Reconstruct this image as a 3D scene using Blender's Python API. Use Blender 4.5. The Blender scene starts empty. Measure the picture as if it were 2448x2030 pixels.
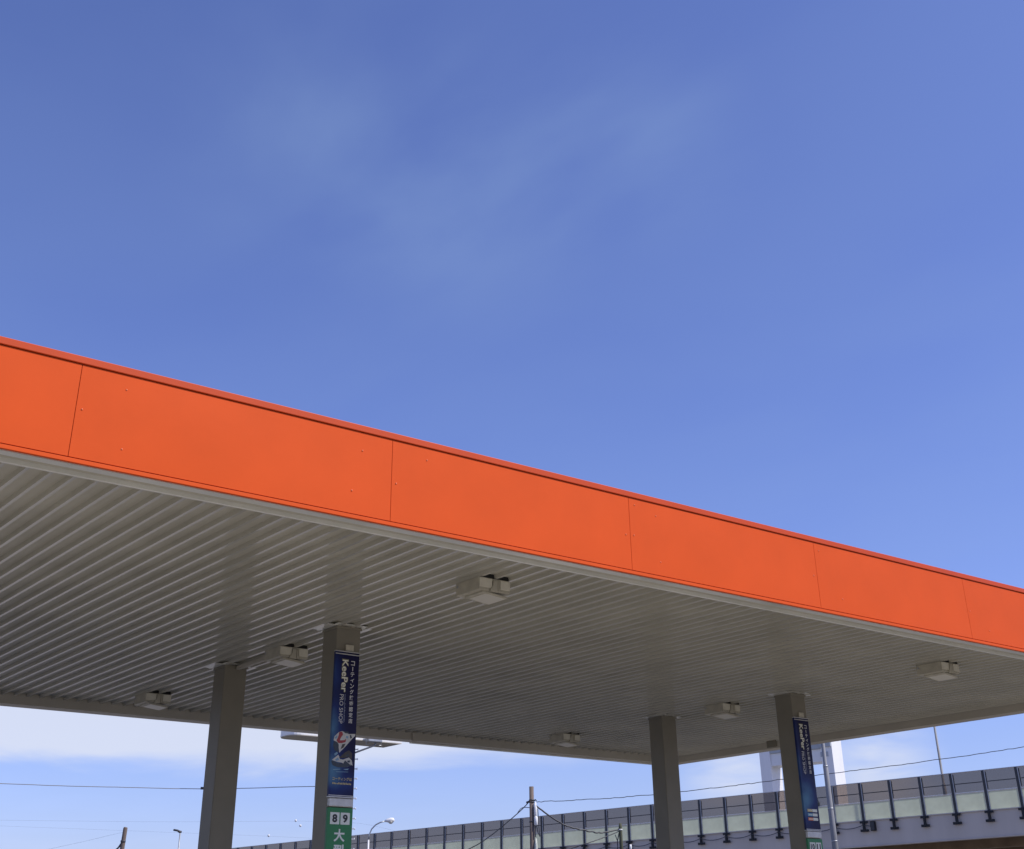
import bpy, bmesh, math, random
from mathutils import Vector, Matrix
random.seed(7)
R = math.radians
sc = bpy.context.scene
col = sc.collection

# ------------------------------------------------------------------ camera
EYE = 1.6
yaw, pitch, roll, focal, ppy = 0.66772, 0.49058, -0.0142, 3032.63, 630.246
fw = Vector((math.sin(yaw)*math.cos(pitch), math.cos(yaw)*math.cos(pitch), math.sin(pitch)))
rt = Vector((math.cos(yaw), -math.sin(yaw), 0))
up = rt.cross(fw)
r2 = math.cos(roll)*rt + math.sin(roll)*up
u2 = -math.sin(roll)*rt + math.cos(roll)*up
cam = bpy.data.cameras.new('camera')
cam.sensor_fit = 'HORIZONTAL'; cam.sensor_width = 36
cam.lens = focal/2448*36
cam.shift_y = -(1015-ppy)/2448
cam.clip_start = 0.1; cam.clip_end = 5000
camo = bpy.data.objects.new('camera', cam); col.objects.link(camo)
M = Matrix((( r2.x, u2.x, -fw.x, 0), (r2.y, u2.y, -fw.y, 0), (r2.z, u2.z, -fw.z, EYE), (0, 0, 0, 1)))
camo.matrix_world = M
sc.camera = camo

# ------------------------------------------------------------------ light
SUN_AZ, SUN_EL = 142.0, 50.0          # azimuth clockwise from +Y
sd = Vector((math.sin(R(SUN_AZ))*math.cos(R(SUN_EL)), math.cos(R(SUN_AZ))*math.cos(R(SUN_EL)), math.sin(R(SUN_EL))))
sun = bpy.data.lights.new('sun', 'SUN'); sun.energy = 4.2; sun.angle = R(0.53); sun.color = (1, 0.94, 0.85)
suno = bpy.data.objects.new('sun', sun); col.objects.link(suno)
suno.rotation_euler = sd.to_track_quat('Z', 'Y').to_euler(); suno.location = (0, -20, 60)
w = bpy.data.worlds.new("World"); sc.world = w; w.use_nodes = True
nt = w.node_tree; nt.nodes.clear()
N = nt.nodes.new; L = nt.links.new
def wmath(op, a, b=None, clamp=False):
    n = N('ShaderNodeMath'); n.operation = op; n.use_clamp = clamp
    for i, v in enumerate((a, b)):
        if v is None: continue
        if isinstance(v, (int, float)): n.inputs[i].default_value = v
        else: L(v, n.inputs[i])
    return n.outputs[0]
def wrange(v, a, b, c=0.0, d=1.0):
    n = N('ShaderNodeMapRange'); n.interpolation_type = 'SMOOTHSTEP'
    L(v, n.inputs[0])
    for i, x in enumerate((a, b, c, d)): n.inputs[i+1].default_value = x
    return n.outputs[0]
out = N('ShaderNodeOutputWorld'); bg = N('ShaderNodeBackground'); bg.inputs[1].default_value = 0.10
sky = N('ShaderNodeTexSky'); sky.sky_type = 'NISHITA'; sky.sun_disc = False
sky.sun_elevation = R(SUN_EL); sky.sun_rotation = R(SUN_AZ); sky.altitude = 0
sky.air_density = 1.0; sky.dust_density = 0.6; sky.ozone_density = 1.0
tint = N('ShaderNodeMix'); tint.data_type = 'RGBA'; tint.blend_type = 'MULTIPLY'; tint.inputs[0].default_value = 1
L(sky.outputs[0], tint.inputs[6]); tint.inputs[7].default_value = (1.03, 1.06, 1.66, 1)
tc = N('ShaderNodeTexCoord'); sep = N('ShaderNodeSeparateXYZ'); L(tc.outputs['Generated'], sep.inputs[0])
zc = wmath('MAXIMUM', sep.outputs[2], 0.0)
zz = wmath('ADD', zc, 0.06)
px = wmath('DIVIDE', sep.outputs[0], zz); py = wmath('DIVIDE', sep.outputs[1], zz)
cmb = N('ShaderNodeCombineXYZ'); L(px, cmb.inputs[0]); L(py, cmb.inputs[1])
mp = N('ShaderNodeMapping'); L(cmb.outputs[0], mp.inputs[0]); mp.inputs['Rotation'].default_value[2] = R(-30)
mp.inputs['Scale'].default_value = (1.5, 1.0, 1)
n1 = N('ShaderNodeTexNoise'); L(mp.outputs[0], n1.inputs['Vector'])
n1.inputs['Scale'].default_value = 1.6; n1.inputs['Detail'].default_value = 5; n1.inputs['Roughness'].default_value = 0.45; n1.inputs['Distortion'].default_value = 0.25
def blob(d, rad):
    vd = N('ShaderNodeVectorMath'); vd.operation = 'DISTANCE'; L(tc.outputs['Generated'], vd.inputs[0]); vd.inputs[1].default_value = d
    return wrange(vd.outputs[1], rad, 0.0)
area = wmath('ADD', wmath('ADD', blob((0.4, 0.714, 0.574), 0.17), blob((0.496, 0.693, 0.523), 0.14)), blob((0.585, 0.594, 0.552), 0.12), True)
veil = wmath('MULTIPLY', wmath('ADD', wmath('MULTIPLY', area, 0.9), 0.22), wrange(n1.outputs[0], 0.30, 0.68))
# low bank of cloud a few degrees above the horizon
mp2 = N('ShaderNodeMapping'); L(tc.outputs['Generated'], mp2.inputs[0]); mp2.inputs['Scale'].default_value = (7, 7, 30)
n2 = N('ShaderNodeTexNoise'); L(mp2.outputs[0], n2.inputs['Vector']); n2.inputs['Scale'].default_value = 1.0
n2.inputs['Detail'].default_value = 6; n2.inputs['Roughness'].default_value = 0.5; n2.inputs['Distortion'].default_value = 0.3
edge = wmath('ADD', sep.outputs[2], wmath('MULTIPLY', wmath('SUBTRACT', n2.outputs[0], 0.5), 0.05))
bank = wmath('MULTIPLY', wrange(edge, 0.107, 0.126), wrange(sep.outputs[2], 0.22, 0.15))
puffs = wmath('MULTIPLY', wmath('ADD', blob((0.795, 0.597, 0.109), 0.055), blob((0.729, 0.676, 0.11), 0.05), True), wrange(n2.outputs[0], 0.30, 0.55))
left = wrange(sep.outputs[0], 0.72, 0.56)
mask = wmath('ADD', wmath('MULTIPLY', wmath('MULTIPLY', bank, left), 0.80), wmath('MULTIPLY', puffs, 0.8), True)
mv = N('ShaderNodeMix'); mv.data_type = 'RGBA'
L(wmath('MULTIPLY', veil, 0.30), mv.inputs[0]); L(tint.outputs[2], mv.inputs[6]); mv.inputs[7].default_value = (3.2, 4.6, 7.2, 1)
mx = N('ShaderNodeMix'); mx.data_type = 'RGBA'
L(mask, mx.inputs[0]); L(mv.outputs[2], mx.inputs[6]); mx.inputs[7].default_value = (7.5, 7.9, 9.1, 1)
L(mx.outputs[2], bg.inputs[0]); L(bg.outputs[0], out.inputs[0])
sc.view_settings.view_transform = 'Standard'; sc.view_settings.look = 'None'
sc.view_settings.exposure = 0.0; sc.view_settings.gamma = 1
sc.cycles.max_bounces = 8; sc.cycles.diffuse_bounces = 5

# ------------------------------------------------------------------ helpers
def mat(name, c, rough=0.6, metal=0.0, spec=0.4, var=0.08, scale=3.0, bump=0.0, bscale=40.0, streak=False, coat=0.0):
    m = bpy.data.materials.new(name); m.use_nodes = True
    t = m.node_tree; b = t.nodes['Principled BSDF']
    b.inputs['Roughness'].default_value = rough; b.inputs['Metallic'].default_value = metal
    b.inputs['Specular IOR Level'].default_value = spec; b.inputs['Coat Weight'].default_value = coat; b.inputs['Coat Roughness'].default_value = 0.10
    tcn = t.nodes.new('ShaderNodeTexCoord')
    vec = tcn.outputs['Object']
    if streak:
        mpn = t.nodes.new('ShaderNodeMapping'); mpn.inputs['Scale'].default_value = (1, 1, 0.12); t.links.new(vec, mpn.inputs[0]); vec = mpn.outputs[0]
    n = t.nodes.new('ShaderNodeTexNoise'); n.inputs['Scale'].default_value = scale; n.inputs['Detail'].default_value = 6; n.inputs['Roughness'].default_value = 0.6
    t.links.new(vec, n.inputs['Vector'])
    rmp = t.nodes.new('ShaderNodeMapRange'); t.links.new(n.outputs[0], rmp.inputs[0])
    rmp.inputs[1].default_value = 0.3; rmp.inputs[2].default_value = 0.7; rmp.inputs[3].default_value = 1-var; rmp.inputs[4].default_value = 1+var*0.6
    mxn = t.nodes.new('ShaderNodeMix'); mxn.data_type = 'RGBA'; mxn.blend_type = 'MULTIPLY'; mxn.inputs[0].default_value = 1
    mxn.inputs[6].default_value = (*c, 1); t.links.new(rmp.outputs[0], mxn.inputs[7]); t.links.new(mxn.outputs[2], b.inputs['Base Color'])
    if bump:
        n3 = t.nodes.new('ShaderNodeTexNoise'); n3.inputs['Scale'].default_value = bscale; n3.inputs['Detail'].default_value = 3
        t.links.new(tcn.outputs['Object'], n3.inputs['Vector'])
        bp = t.nodes.new('ShaderNodeBump'); bp.inputs['Strength'].default_value = bump; bp.inputs['Distance'].default_value = 0.02
        t.links.new(n3.outputs[0], bp.inputs['Height']); t.links.new(bp.outputs[0], b.inputs['Normal'])
    return m

def box(bm, x0, x1, y0, y1, z0, z1, bev=0.0, mi=0):
    vs = [bm.verts.new(p) for p in ((x0,y0,z0),(x1,y0,z0),(x1,y1,z0),(x0,y1,z0),(x0,y0,z1),(x1,y0,z1),(x1,y1,z1),(x0,y1,z1))]
    fs = [bm.faces.new([vs[i] for i in f]) for f in ((3,2,1,0),(4,5,6,7),(0,1,5,4),(1,2,6,5),(2,3,7,6),(3,0,4,7))]
    for f in fs: f.material_index = mi
    if bev:
        es = list({e for f in fs for e in f.edges})
        bmesh.ops.bevel(bm, geom=es, offset=bev, segments=2, affect='EDGES', profile=0.5)

def tube(bm, pts, rad, seg=12, cap=True, mi=0):
    """Round bar through points; rad is a number or one per point."""
    pts = [Vector(p) for p in pts]; n = len(pts)
    rs = [rad]*n if isinstance(rad, (int, float)) else list(rad)
    d0 = (pts[1]-pts[0]).normalized()
    ref = Vector((0, 0, 1)) if abs(d0.z) < 0.9 else Vector((1, 0, 0))
    rings = []
    for i, p in enumerate(pts):
        d = (pts[min(i+1, n-1)]-pts[max(i-1, 0)]).normalized()
        a = d.cross(ref).normalized(); b = d.cross(a).normalized()
        rings.append([bm.verts.new(p + rs[i]*(math.cos(2*math.pi*k/seg)*a + math.sin(2*math.pi*k/seg)*b)) for k in range(seg)])
    for i in range(n-1):
        for k in range(seg):
            f = bm.faces.new((rings[i][k], rings[i][(k+1) % seg], rings[i+1][(k+1) % seg], rings[i+1][k])); f.smooth = seg > 6; f.material_index = mi
    if cap:
        for f in (bm.faces.new(rings[0]), bm.faces.new(rings[-1][::-1])): f.material_index = mi

def prism_y(bm, pts, y0, y1, mi=0):
    """Outline in X/Z pushed from y0 to y1."""
    a = [bm.verts.new((x, y0, z)) for x, z in pts]; b = [bm.verts.new((x, y1, z)) for x, z in pts]
    n = len(pts)
    fs = [bm.faces.new(a), bm.faces.new(b[::-1])] + [bm.faces.new((a[i], b[i], b[(i+1) % n], a[(i+1) % n])) for i in range(n)]
    for f in fs: f.material_index = mi

def obj(name, bm, mats, parent=None, loc=(0, 0, 0), rotz=0.0, fix=True):
    if fix: bmesh.ops.recalc_face_normals(bm, faces=bm.faces[:])
    me = bpy.data.meshes.new(name); bm.to_mesh(me); bm.free()
    for m in (mats if isinstance(mats, (list, tuple)) else [mats]): me.materials.append(m)
    o = bpy.data.objects.new(name, me); col.objects.link(o)
    o.location = loc; o.rotation_euler = (0, 0, rotz)
    if parent is not None: o.parent = parent
    return o
def tag(o, label=None, cat=None, group=None, kind=None):
    if label: o['label'] = label
    if cat: o['category'] = cat
    if group: o['group'] = group
    if kind: o['kind'] = kind
    return o
def thing(name, label, cat, loc=(0, 0, 0), rotz=0.0, group=None):
    o = bpy.data.objects.new(name, None); col.objects.link(o); o.empty_display_size = 0.3
    o.location = loc; o.rotation_euler = (0, 0, rotz)
    return tag(o, label, cat, group)
def copy_tree(o, parent=None):
    c = o.copy(); col.objects.link(c)
    if parent is not None: c.parent = parent
    for ch in list(o.children): copy_tree(ch, c)
    return c
def pol(az, el, d):
    """Point seen at azimuth / elevation (degrees) at horizontal distance d from the standpoint."""
    return Vector((d*math.sin(R(az)), d*math.cos(R(az)), EYE + d*math.tan(R(el))))
def nb(): return bmesh.new()

def text_bm(bm, body, cx, cz, y, h, wscale=1.0, rot=0.0, bold=0.0, mi=0, depth=0.002, fit=None, align='CENTER'):
    """Real lettering: glyph outlines laid on a plane facing -Y, centred on cx, cz. h = letter size."""
    cu = bpy.data.curves.new('glyphs', 'FONT'); cu.body = body; cu.size = 1.0; cu.offset = bold
    cu.resolution_u = 3; cu.extrude = 0.0
    o = bpy.data.objects.new('glyphs', cu); col.objects.link(o)
    dg = bpy.context.evaluated_depsgraph_get()
    me = bpy.data.meshes.new_from_object(o.evaluated_get(dg))
    bpy.data.objects.remove(o); bpy.data.curves.remove(cu)
    xs = [v.co.x for v in me.vertices]; ys = [v.co.y for v in me.vertices]
    if not xs: return
    mx_, my_ = (min(xs)+max(xs))/2, (min(ys)+max(ys))/2
    sx = sy = h
    if fit:                                     # fit = (width, height) of the finished word before turning
        sx = fit[0]/(max(xs)-min(xs)); sy = fit[1]/(max(ys)-min(ys))
    c, s = math.cos(rot), math.sin(rot)
    vm = []
    for v in me.vertices:
        x, z = (v.co.x-mx_)*sx*wscale, (v.co.y-my_)*sy
        vm.append(bm.verts.new((cx + c*x - s*z, y, cz + s*x + c*z)))
    for p in me.polygons:
        try:
            f = bm.faces.new([vm[i] for i in p.vertices]); f.material_index = mi
        except ValueError: pass
    bpy.data.meshes.remove(me)

def poly_y(bm, pts, y, mi=0):
    f = bm.faces.new([bm.verts.new((x, y, z)) for x, z in pts]); f.material_index = mi
    f.normal_update()
    if f.normal.y > 0: f.normal_flip()

# ------------------------------------------------------------------ materials
m_orange = mat('orange_paint', (0.70, 0.091, 0.013), 0.55, spec=0.12, var=0.055, scale=1.3, bump=0.16, bscale=1.7)
m_orange_cap = mat('orange_cap_paint', (0.56, 0.064, 0.008), 0.5, spec=0.25, var=0.06, scale=2)
m_rivet = mat('worn_rivet', (0.75, 0.18, 0.07), 0.35, spec=0.5, var=0.1)
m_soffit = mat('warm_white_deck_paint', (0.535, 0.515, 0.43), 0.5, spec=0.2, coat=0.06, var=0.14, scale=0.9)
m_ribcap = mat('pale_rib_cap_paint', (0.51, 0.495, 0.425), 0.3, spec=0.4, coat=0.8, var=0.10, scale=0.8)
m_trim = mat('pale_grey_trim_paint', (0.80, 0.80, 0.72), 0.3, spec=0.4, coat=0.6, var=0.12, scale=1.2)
m_beam = mat('beam_paint', (0.52, 0.485, 0.40), 0.5, var=0.1, scale=1.0)
m_column = mat('taupe_column_paint', (0.24, 0.222, 0.172), 0.5, spec=0.35, var=0.10, scale=1.5)
m_roof = mat('roof_sheet', (0.35, 0.36, 0.37), 0.6)
m_housing = mat('lamp_housing_paint', (0.52, 0.49, 0.385), 0.45, var=0.22, scale=6)
m_plate_pale = mat('pale_end_plate', (0.72, 0.69, 0.56), 0.4, var=0.12, scale=8)
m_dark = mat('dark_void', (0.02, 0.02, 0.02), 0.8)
m_concrete = mat('forecourt_concrete', (0.32, 0.295, 0.25), 0.85, spec=0.2, var=0.18, scale=0.4)
m_asphalt = mat('ground_asphalt', (0.21, 0.20, 0.185), 0.9, spec=0.2, var=0.2, scale=0.3)
m_steel = mat('galvanised_steel', (0.42, 0.44, 0.46), 0.45, metal=0.6, var=0.25, scale=4)
m_pole_grey = mat('weathered_grey_pole', (0.27, 0.275, 0.285), 0.6, var=0.4, scale=3, streak=True)
m_wood = mat('brown_grey_pole', (0.17, 0.135, 0.115), 0.85, spec=0.2, var=0.35, scale=4, streak=True)
m_moss = mat('mossy_pole', (0.10, 0.105, 0.07), 0.9, spec=0.1, var=0.4, scale=5, streak=True)
m_palepost = mat('pale_green_post', (0.55, 0.58, 0.50), 0.6, var=0.15, scale=4)
m_white = mat('white_paint', (0.80, 0.80, 0.78), 0.4, var=0.06, scale=3)
m_wire = mat('black_cable', (0.055, 0.058, 0.065), 0.6, var=0.1)
m_greywire = mat('faded_grey_cable', (0.28, 0.29, 0.31), 0.6)
m_band = mat('dark_steel_band', (0.06, 0.06, 0.065), 0.5, var=0.2)
m_post = mat('dark_blue_grey_post', (0.050, 0.052, 0.056), 0.5, var=0.2, scale=4)
m_bracket = mat('black_clamp', (0.018, 0.019, 0.022), 0.6, var=0.3, scale=8)
m_alu = mat('aluminium_channel', (0.46, 0.47, 0.49), 0.4, metal=0.4, var=0.15)
m_girder = mat('girder_paint', (0.60, 0.53, 0.46), 0.55, var=0.12, scale=0.5, streak=True)
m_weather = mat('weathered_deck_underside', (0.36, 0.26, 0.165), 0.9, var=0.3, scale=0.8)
m_tower = mat('tower_paint', (0.80, 0.80, 0.80), 0.55, var=0.08, scale=0.3, streak=True)
m_tower_band = mat('tower_band_paint', (0.40, 0.43, 0.45), 0.55, var=0.08, scale=0.3)
m_navy_dark = mat('printed_black', (0.012, 0.012, 0.02), 0.35)
m_letter = mat('printed_white', (0.62, 0.62, 0.62), 0.4, var=0.03)
m_cream = mat('printed_cream', (0.74, 0.73, 0.62), 0.4, var=0.05)
m_olive = mat('printed_olive_glow', (0.16, 0.15, 0.09), 0.4, var=0.05)
m_faint = mat('printed_faint_blue', (0.26, 0.29, 0.40), 0.4, var=0.1, scale=60)
m_gold = mat('printed_gold', (0.50, 0.42, 0.20), 0.4, var=0.1, scale=60)
m_red = mat('printed_red', (0.30, 0.035, 0.04), 0.4)
m_pgrey = mat('printed_light_grey', (0.52, 0.52, 0.50), 0.4, var=0.15, scale=20)
m_pdark = mat('printed_dark_teal', (0.035, 0.05, 0.07), 0.4, var=0.3, scale=20)
m_pbrown = mat('printed_brown', (0.055, 0.045, 0.035), 0.4, var=0.3, scale=20)
m_pblue = mat('printed_pale_blue', (0.18, 0.32, 0.45), 0.4)
m_cyan = mat('printed_cyan', (0.14, 0.36, 0.52), 0.4)
m_porange = mat('printed_orange', (0.70, 0.20, 0.05), 0.4)
m_green = mat('sign_green', (0.022, 0.19, 0.065), 0.4, var=0.06)
m_plate = mat('number_plate_white', (0.66, 0.70, 0.66), 0.4, var=0.05)
m_black = mat('number_black', (0.02, 0.02, 0.022), 0.4)
m_silver = mat('silver_clip', (0.50, 0.50, 0.49), 0.35, metal=0.3, var=0.2, scale=8)
m_beige = mat('beige_underside', (0.46, 0.43, 0.37), 0.6)
m_leaf = mat('leaf_green', (0.06, 0.085, 0.04), 0.7, var=0.4, scale=6)

def banner_print(name, pale_at):
    """Printed navy sheet with paler blue swashes of its own down the left-hand side."""
    m = bpy.data.materials.new(name); m.use_nodes = True; t = m.node_tree; b = t.nodes['Principled BSDF']
    b.inputs['Roughness'].default_value = 0.4; b.inputs['Specular IOR Level'].default_value = 0.2
    tcn = t.nodes.new('ShaderNodeTexCoord'); sp = t.nodes.new('ShaderNodeSeparateXYZ'); t.links.new(tcn.outputs['Object'], sp.inputs[0])
    def m2(op, a, bb):
        n = t.nodes.new('ShaderNodeMath'); n.operation = op
        for i, v in enumerate((a, bb)):
            if isinstance(v, (int, float)): n.inputs[i].default_value = v
            else: t.links.new(v, n.inputs[i])
        return n.outputs[0]
    ns = t.nodes.new('ShaderNodeTexNoise'); ns.inputs['Scale'].default_value = 5; t.links.new(tcn.outputs['Object'], ns.inputs[0])
    total = None
    for (zc, zw, xc, xw, amt) in pale_at:
        gz = m2('POWER', 2.718, m2('MULTIPLY', m2('POWER', m2('ABSOLUTE', m2('SUBTRACT', sp.outputs[2], zc), 0), 2), -1/(zw*zw)))
        gx = m2('POWER', 2.718, m2('MULTIPLY', m2('POWER', m2('ABSOLUTE', m2('SUBTRACT', sp.outputs[0], xc), 0), 2), -1/(xw*xw)))
        g = m2('MULTIPLY', m2('MULTIPLY', gz, gx), amt)
        total = g if total is None else m2('ADD', total, g)
    total = m2('MULTIPLY', total, m2('ADD', ns.outputs[0], 0.5))
    cr = t.nodes.new('ShaderNodeValToRGB'); t.links.new(total, cr.inputs[0])
    e = cr.color_ramp.elements; e[0].position = 0; e[0].color = (0.008, 0.007, 0.048, 1); e[1].position = 1; e[1].color = (0.08, 0.20, 0.34, 1)
    k = e.new(0.35); k.color = (0.014, 0.032, 0.15, 1)
    t.links.new(cr.outputs[0], b.inputs['Base Color'])
    return m
m_banner_a = banner_print('navy_banner_print', [(4.75, 0.22, -0.2, 0.12, 0.45), (4.05, 0.28, -0.17, 0.12, 0.75), (3.52, 0.22, -0.15, 0.16, 0.85), (3.40, 0.12, 0.05, 0.2, 0.3)])
m_banner_b = banner_print('navy_banner_print_plain', [(4.75, 0.2, -0.2, 0.08, 0.25), (4.2, 0.25, -0.2, 0.08, 0.5), (3.70, 0.26, -0.06, 0.2, 0.75), (3.45, 0.2, -0.17, 0.12, 0.5)])

def glassy(name, trans, refl, refl_col=(0.5, 0.5, 0.55)):
    m = bpy.data.materials.new(name); m.use_nodes = True; t = m.node_tree; t.nodes.clear()
    o = t.nodes.new('ShaderNodeOutputMaterial'); tr = t.nodes.new('ShaderNodeBsdfTransparent'); tr.inputs[0].default_value = (*trans, 1)
    df = t.nodes.new('ShaderNodeBsdfDiffuse'); df.inputs[0].default_value = (*refl_col, 1)
    gl = t.nodes.new('ShaderNodeBsdfGlossy'); gl.inputs['Roughness'].default_value = 0.08
    fr = t.nodes.new('ShaderNodeFresnel'); fr.inputs[0].default_value = 1.45
    m1 = t.nodes.new('ShaderNodeMixShader'); m1.inputs[0].default_value = refl; t.links.new(tr.outputs[0], m1.inputs[1]); t.links.new(df.outputs[0], m1.inputs[2])
    m2_ = t.nodes.new('ShaderNodeMixShader'); gm = t.nodes.new('ShaderNodeNewGeometry'); mm = t.nodes.new('ShaderNodeMath'); mm.operation = 'SUBTRACT'; mm.inputs[0].default_value = 1; t.links.new(gm.outputs['Backfacing'], mm.inputs[1]); mp_ = t.nodes.new('ShaderNodeMath'); mp_.operation = 'MULTIPLY'; t.links.new(fr.outputs[0], mp_.inputs[0]); t.links.new(mm.outputs[0], mp_.inputs[1]); t.links.new(mp_.outputs[0], m2_.inputs[0]); t.links.new(m1.outputs[0], m2_.inputs[1]); t.links.new(gl.outputs[0], m2_.inputs[2])
    t.links.new(m2_.outputs[0], o.inputs[0]); return m
m_glass = glassy('smoked_clear_panel', (0.52, 0.465, 0.42), 0.07, (0.30, 0.30, 0.34))
def frosted(name, c):
    m = bpy.data.materials.new(name); m.use_nodes = True; t = m.node_tree; t.nodes.clear()
    o = t.nodes.new('ShaderNodeOutputMaterial'); tl = t.nodes.new('ShaderNodeBsdfTranslucent'); df = t.nodes.new('ShaderNodeBsdfDiffuse')
    tcn = t.nodes.new('ShaderNodeTexCoord'); n = t.nodes.new('ShaderNodeTexNoise'); n.inputs['Scale'].default_value = 1.2; n.inputs['Detail'].default_value = 5; t.links.new(tcn.outputs['Object'], n.inputs[0])
    cr = t.nodes.new('ShaderNodeValToRGB'); t.links.new(n.outputs[0], cr.inputs[0]); e = cr.color_ramp.elements
    e[0].position = 0.3; e[0].color = (*[x*0.82 for x in c], 1); e[1].position = 0.7; e[1].color = (*c, 1)
    t.links.new(cr.outputs[0], tl.inputs[0]); t.links.new(cr.outputs[0], df.inputs[0])
    m1 = t.nodes.new('ShaderNodeMixShader'); m1.inputs[0].default_value = 0.5; t.links.new(tl.outputs[0], m1.inputs[1]); t.links.new(df.outputs[0], m1.inputs[2])
    t.links.new(m1.outputs[0], o.inputs[0]); return m
m_frost = frosted('pale_green_frosted_panel', (0.62, 0.68, 0.52))
m_clear = glassy('clear_panel_edge', (0.96, 0.97, 0.96), 0.02)
nt_ = m_clear.node_tree; nt_.links.new([n for n in nt_.nodes if n.type == 'MIX_SHADER'][0].outputs[0], [n for n in nt_.nodes if n.type == 'OUTPUT_MATERIAL'][0].inputs[0])

def lens_mat():
    m = bpy.data.materials.new('lamp_lens'); m.use_nodes = True; b = m.node_tree.nodes['Principled BSDF']
    b.inputs['Base Color'].default_value = (0.72, 0.69, 0.58, 1); b.inputs['Roughness'].default_value = 0.3; b.inputs['Specular IOR Level'].default_value = 0.4
    return m
m_lens = lens_mat()

# ------------------------------------------------------------------ ground
bm = nb(); S = 2500
poly = [bm.verts.new(p) for p in ((-S, -S, 0), (S, -S, 0), (S, S, 0), (-S, S, 0))]; bm.faces.new(poly)
tag(obj('ground', bm, m_asphalt), 'grey asphalt ground stretching out to the horizon', 'ground', kind='structure')
bm = nb(); box(bm, 23.7, 58, -80, 190, -0.2, 0.008)  # unseen dark slab, added to cut ground bounce on the right of the soffit
tag(obj('added_slab', bm, mat('added_slab_asphalt', (0.085, 0.083, 0.079), 0.85, spec=0.2, var=0.2, scale=0.4)), 'unseen dark slab added right of the canopy to cut bounce light on its soffit', 'added_slab', kind='structure')
bm = nb(); box(bm, -40, 23.6, -18, 40, -0.2, 0.012)
tag(obj('forecourt', bm, m_concrete), 'pale concrete forecourt slab under and around the orange canopy', 'pavement', kind='structure')

# ------------------------------------------------------------------ canopy
XL, XE, YA, YB = -22.410, 22.642, 10.295, 22.884
ZB, ZD, ZT = 5.2, 5.335, 6.155
canopy = thing('gas_station_canopy', 'large flat filling station canopy with bright orange fascia and ribbed white soffit', 'canopy', (0, 0, 0))
PW = (XE-XL)/14
def fascia_panel_mesh(k):
    bm = nb(); nx, nz = 16, 6; g = 0.003
    z0, z1 = 5.246, 6.080
    ph = random.random()*6
    grid = []
    for i in range(nx+1):
        rowv = []
        for j in range(nz+1):
            u, v = i/nx, j/nz
            env = math.sin(math.pi*u)*math.sin(math.pi*v)
            dy = -0.004*env*math.sin(5*u+ph) - 0.0025*env
            rowv.append(bm.verts.new((g+(PW-2*g)*u, dy, z0+(z1-z0)*v)))
        grid.append(rowv)
    for i in range(nx):
        for j in range(nz):
            f = bm.faces.new((grid[i][j], grid[i+1][j], grid[i+1][j+1], grid[i][j+1])); f.smooth = True
    # folded returns so each panel has its own thickness
    border = [grid[i][0] for i in range(nx+1)] + [grid[nx][j] for j in range(1, nz+1)] + [grid[i][nz] for i in range(nx-1, -1, -1)] + [grid[0][j] for j in range(nz-1, 0, -1)]
    front = [bm.verts.new(v.co) for v in border]
    back = [bm.verts.new((v.co.x, 0.028, v.co.z)) for v in border]
    nB = len(border)
    for i in range(nB): bm.faces.new((front[i], front[(i+1) % nB], back[(i+1) % nB], back[i]))
    # pop rivets
    rng = random.Random(k*13+1)
    for (rx, rz) in ((0.09, 5.99), (0.055, 5.66), (PW-0.07, 5.62), (0.42, 5.93), (0.45, 5.42), (PW-0.35, 5.88), (PW*0.86, 5.46)):
        if rng.random() < 0.45:
            rz += rng.uniform(-.03, .03)
            mt = Matrix.Translation((rx, -0.002, rz)) @ Matrix.Diagonal((1, 0.7, 1, 1))
            rv = bmesh.ops.create_uvsphere(bm, u_segments=8, v_segments=6, radius=0.0085, matrix=mt)
            for f in {f for v in rv['verts'] for f in v.link_faces}: f.material_index = 1; f.smooth = True
    return bm
for k in range(14):
    obj('fascia_panel', fascia_panel_mesh(k), [m_orange, m_rivet], canopy, (XL+k*PW, YA, 0))
bm = nb(); box(bm, XL, XE, YA+0.030, YA+0.06, ZB+0.02, 6.084)
obj('fascia_backing', bm, m_orange_cap, canopy)
bm = nb(); box(bm, XL-0.012, XE+0.012, YA-0.014, YA+0.30, 6.088, ZT, bev=0.006)
obj('top_cap', bm, m_orange_cap, canopy)
bm = nb(); box(bm, XL, XE, YA-0.005, YA+0.028, ZB, 5.236, bev=0.003)
obj('bottom_lip', bm, m_orange, canopy)
bm = nb(); box(bm, XL, XE, YA+0.061, YA+0.165, ZB+0.004, ZB+0.05); obj('outer_edge_trim', bm, m_trim, canopy)   # folded sheet-metal trim
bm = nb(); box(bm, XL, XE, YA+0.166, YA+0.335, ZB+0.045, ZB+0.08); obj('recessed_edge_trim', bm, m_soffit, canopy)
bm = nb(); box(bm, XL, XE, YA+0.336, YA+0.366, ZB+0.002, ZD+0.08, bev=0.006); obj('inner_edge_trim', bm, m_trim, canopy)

# ribbed deck
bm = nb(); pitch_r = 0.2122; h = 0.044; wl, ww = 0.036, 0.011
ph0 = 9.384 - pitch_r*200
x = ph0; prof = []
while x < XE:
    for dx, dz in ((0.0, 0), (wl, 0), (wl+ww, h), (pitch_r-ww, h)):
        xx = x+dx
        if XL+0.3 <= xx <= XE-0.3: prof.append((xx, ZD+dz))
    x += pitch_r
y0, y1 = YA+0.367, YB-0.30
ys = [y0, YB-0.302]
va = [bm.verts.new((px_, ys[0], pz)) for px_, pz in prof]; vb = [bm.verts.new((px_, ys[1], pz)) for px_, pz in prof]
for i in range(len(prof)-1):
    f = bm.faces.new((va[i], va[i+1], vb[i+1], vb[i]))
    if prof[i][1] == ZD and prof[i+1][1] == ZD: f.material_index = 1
obj('ribbed_deck', bm, [m_soffit, m_ribcap], canopy)

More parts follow.
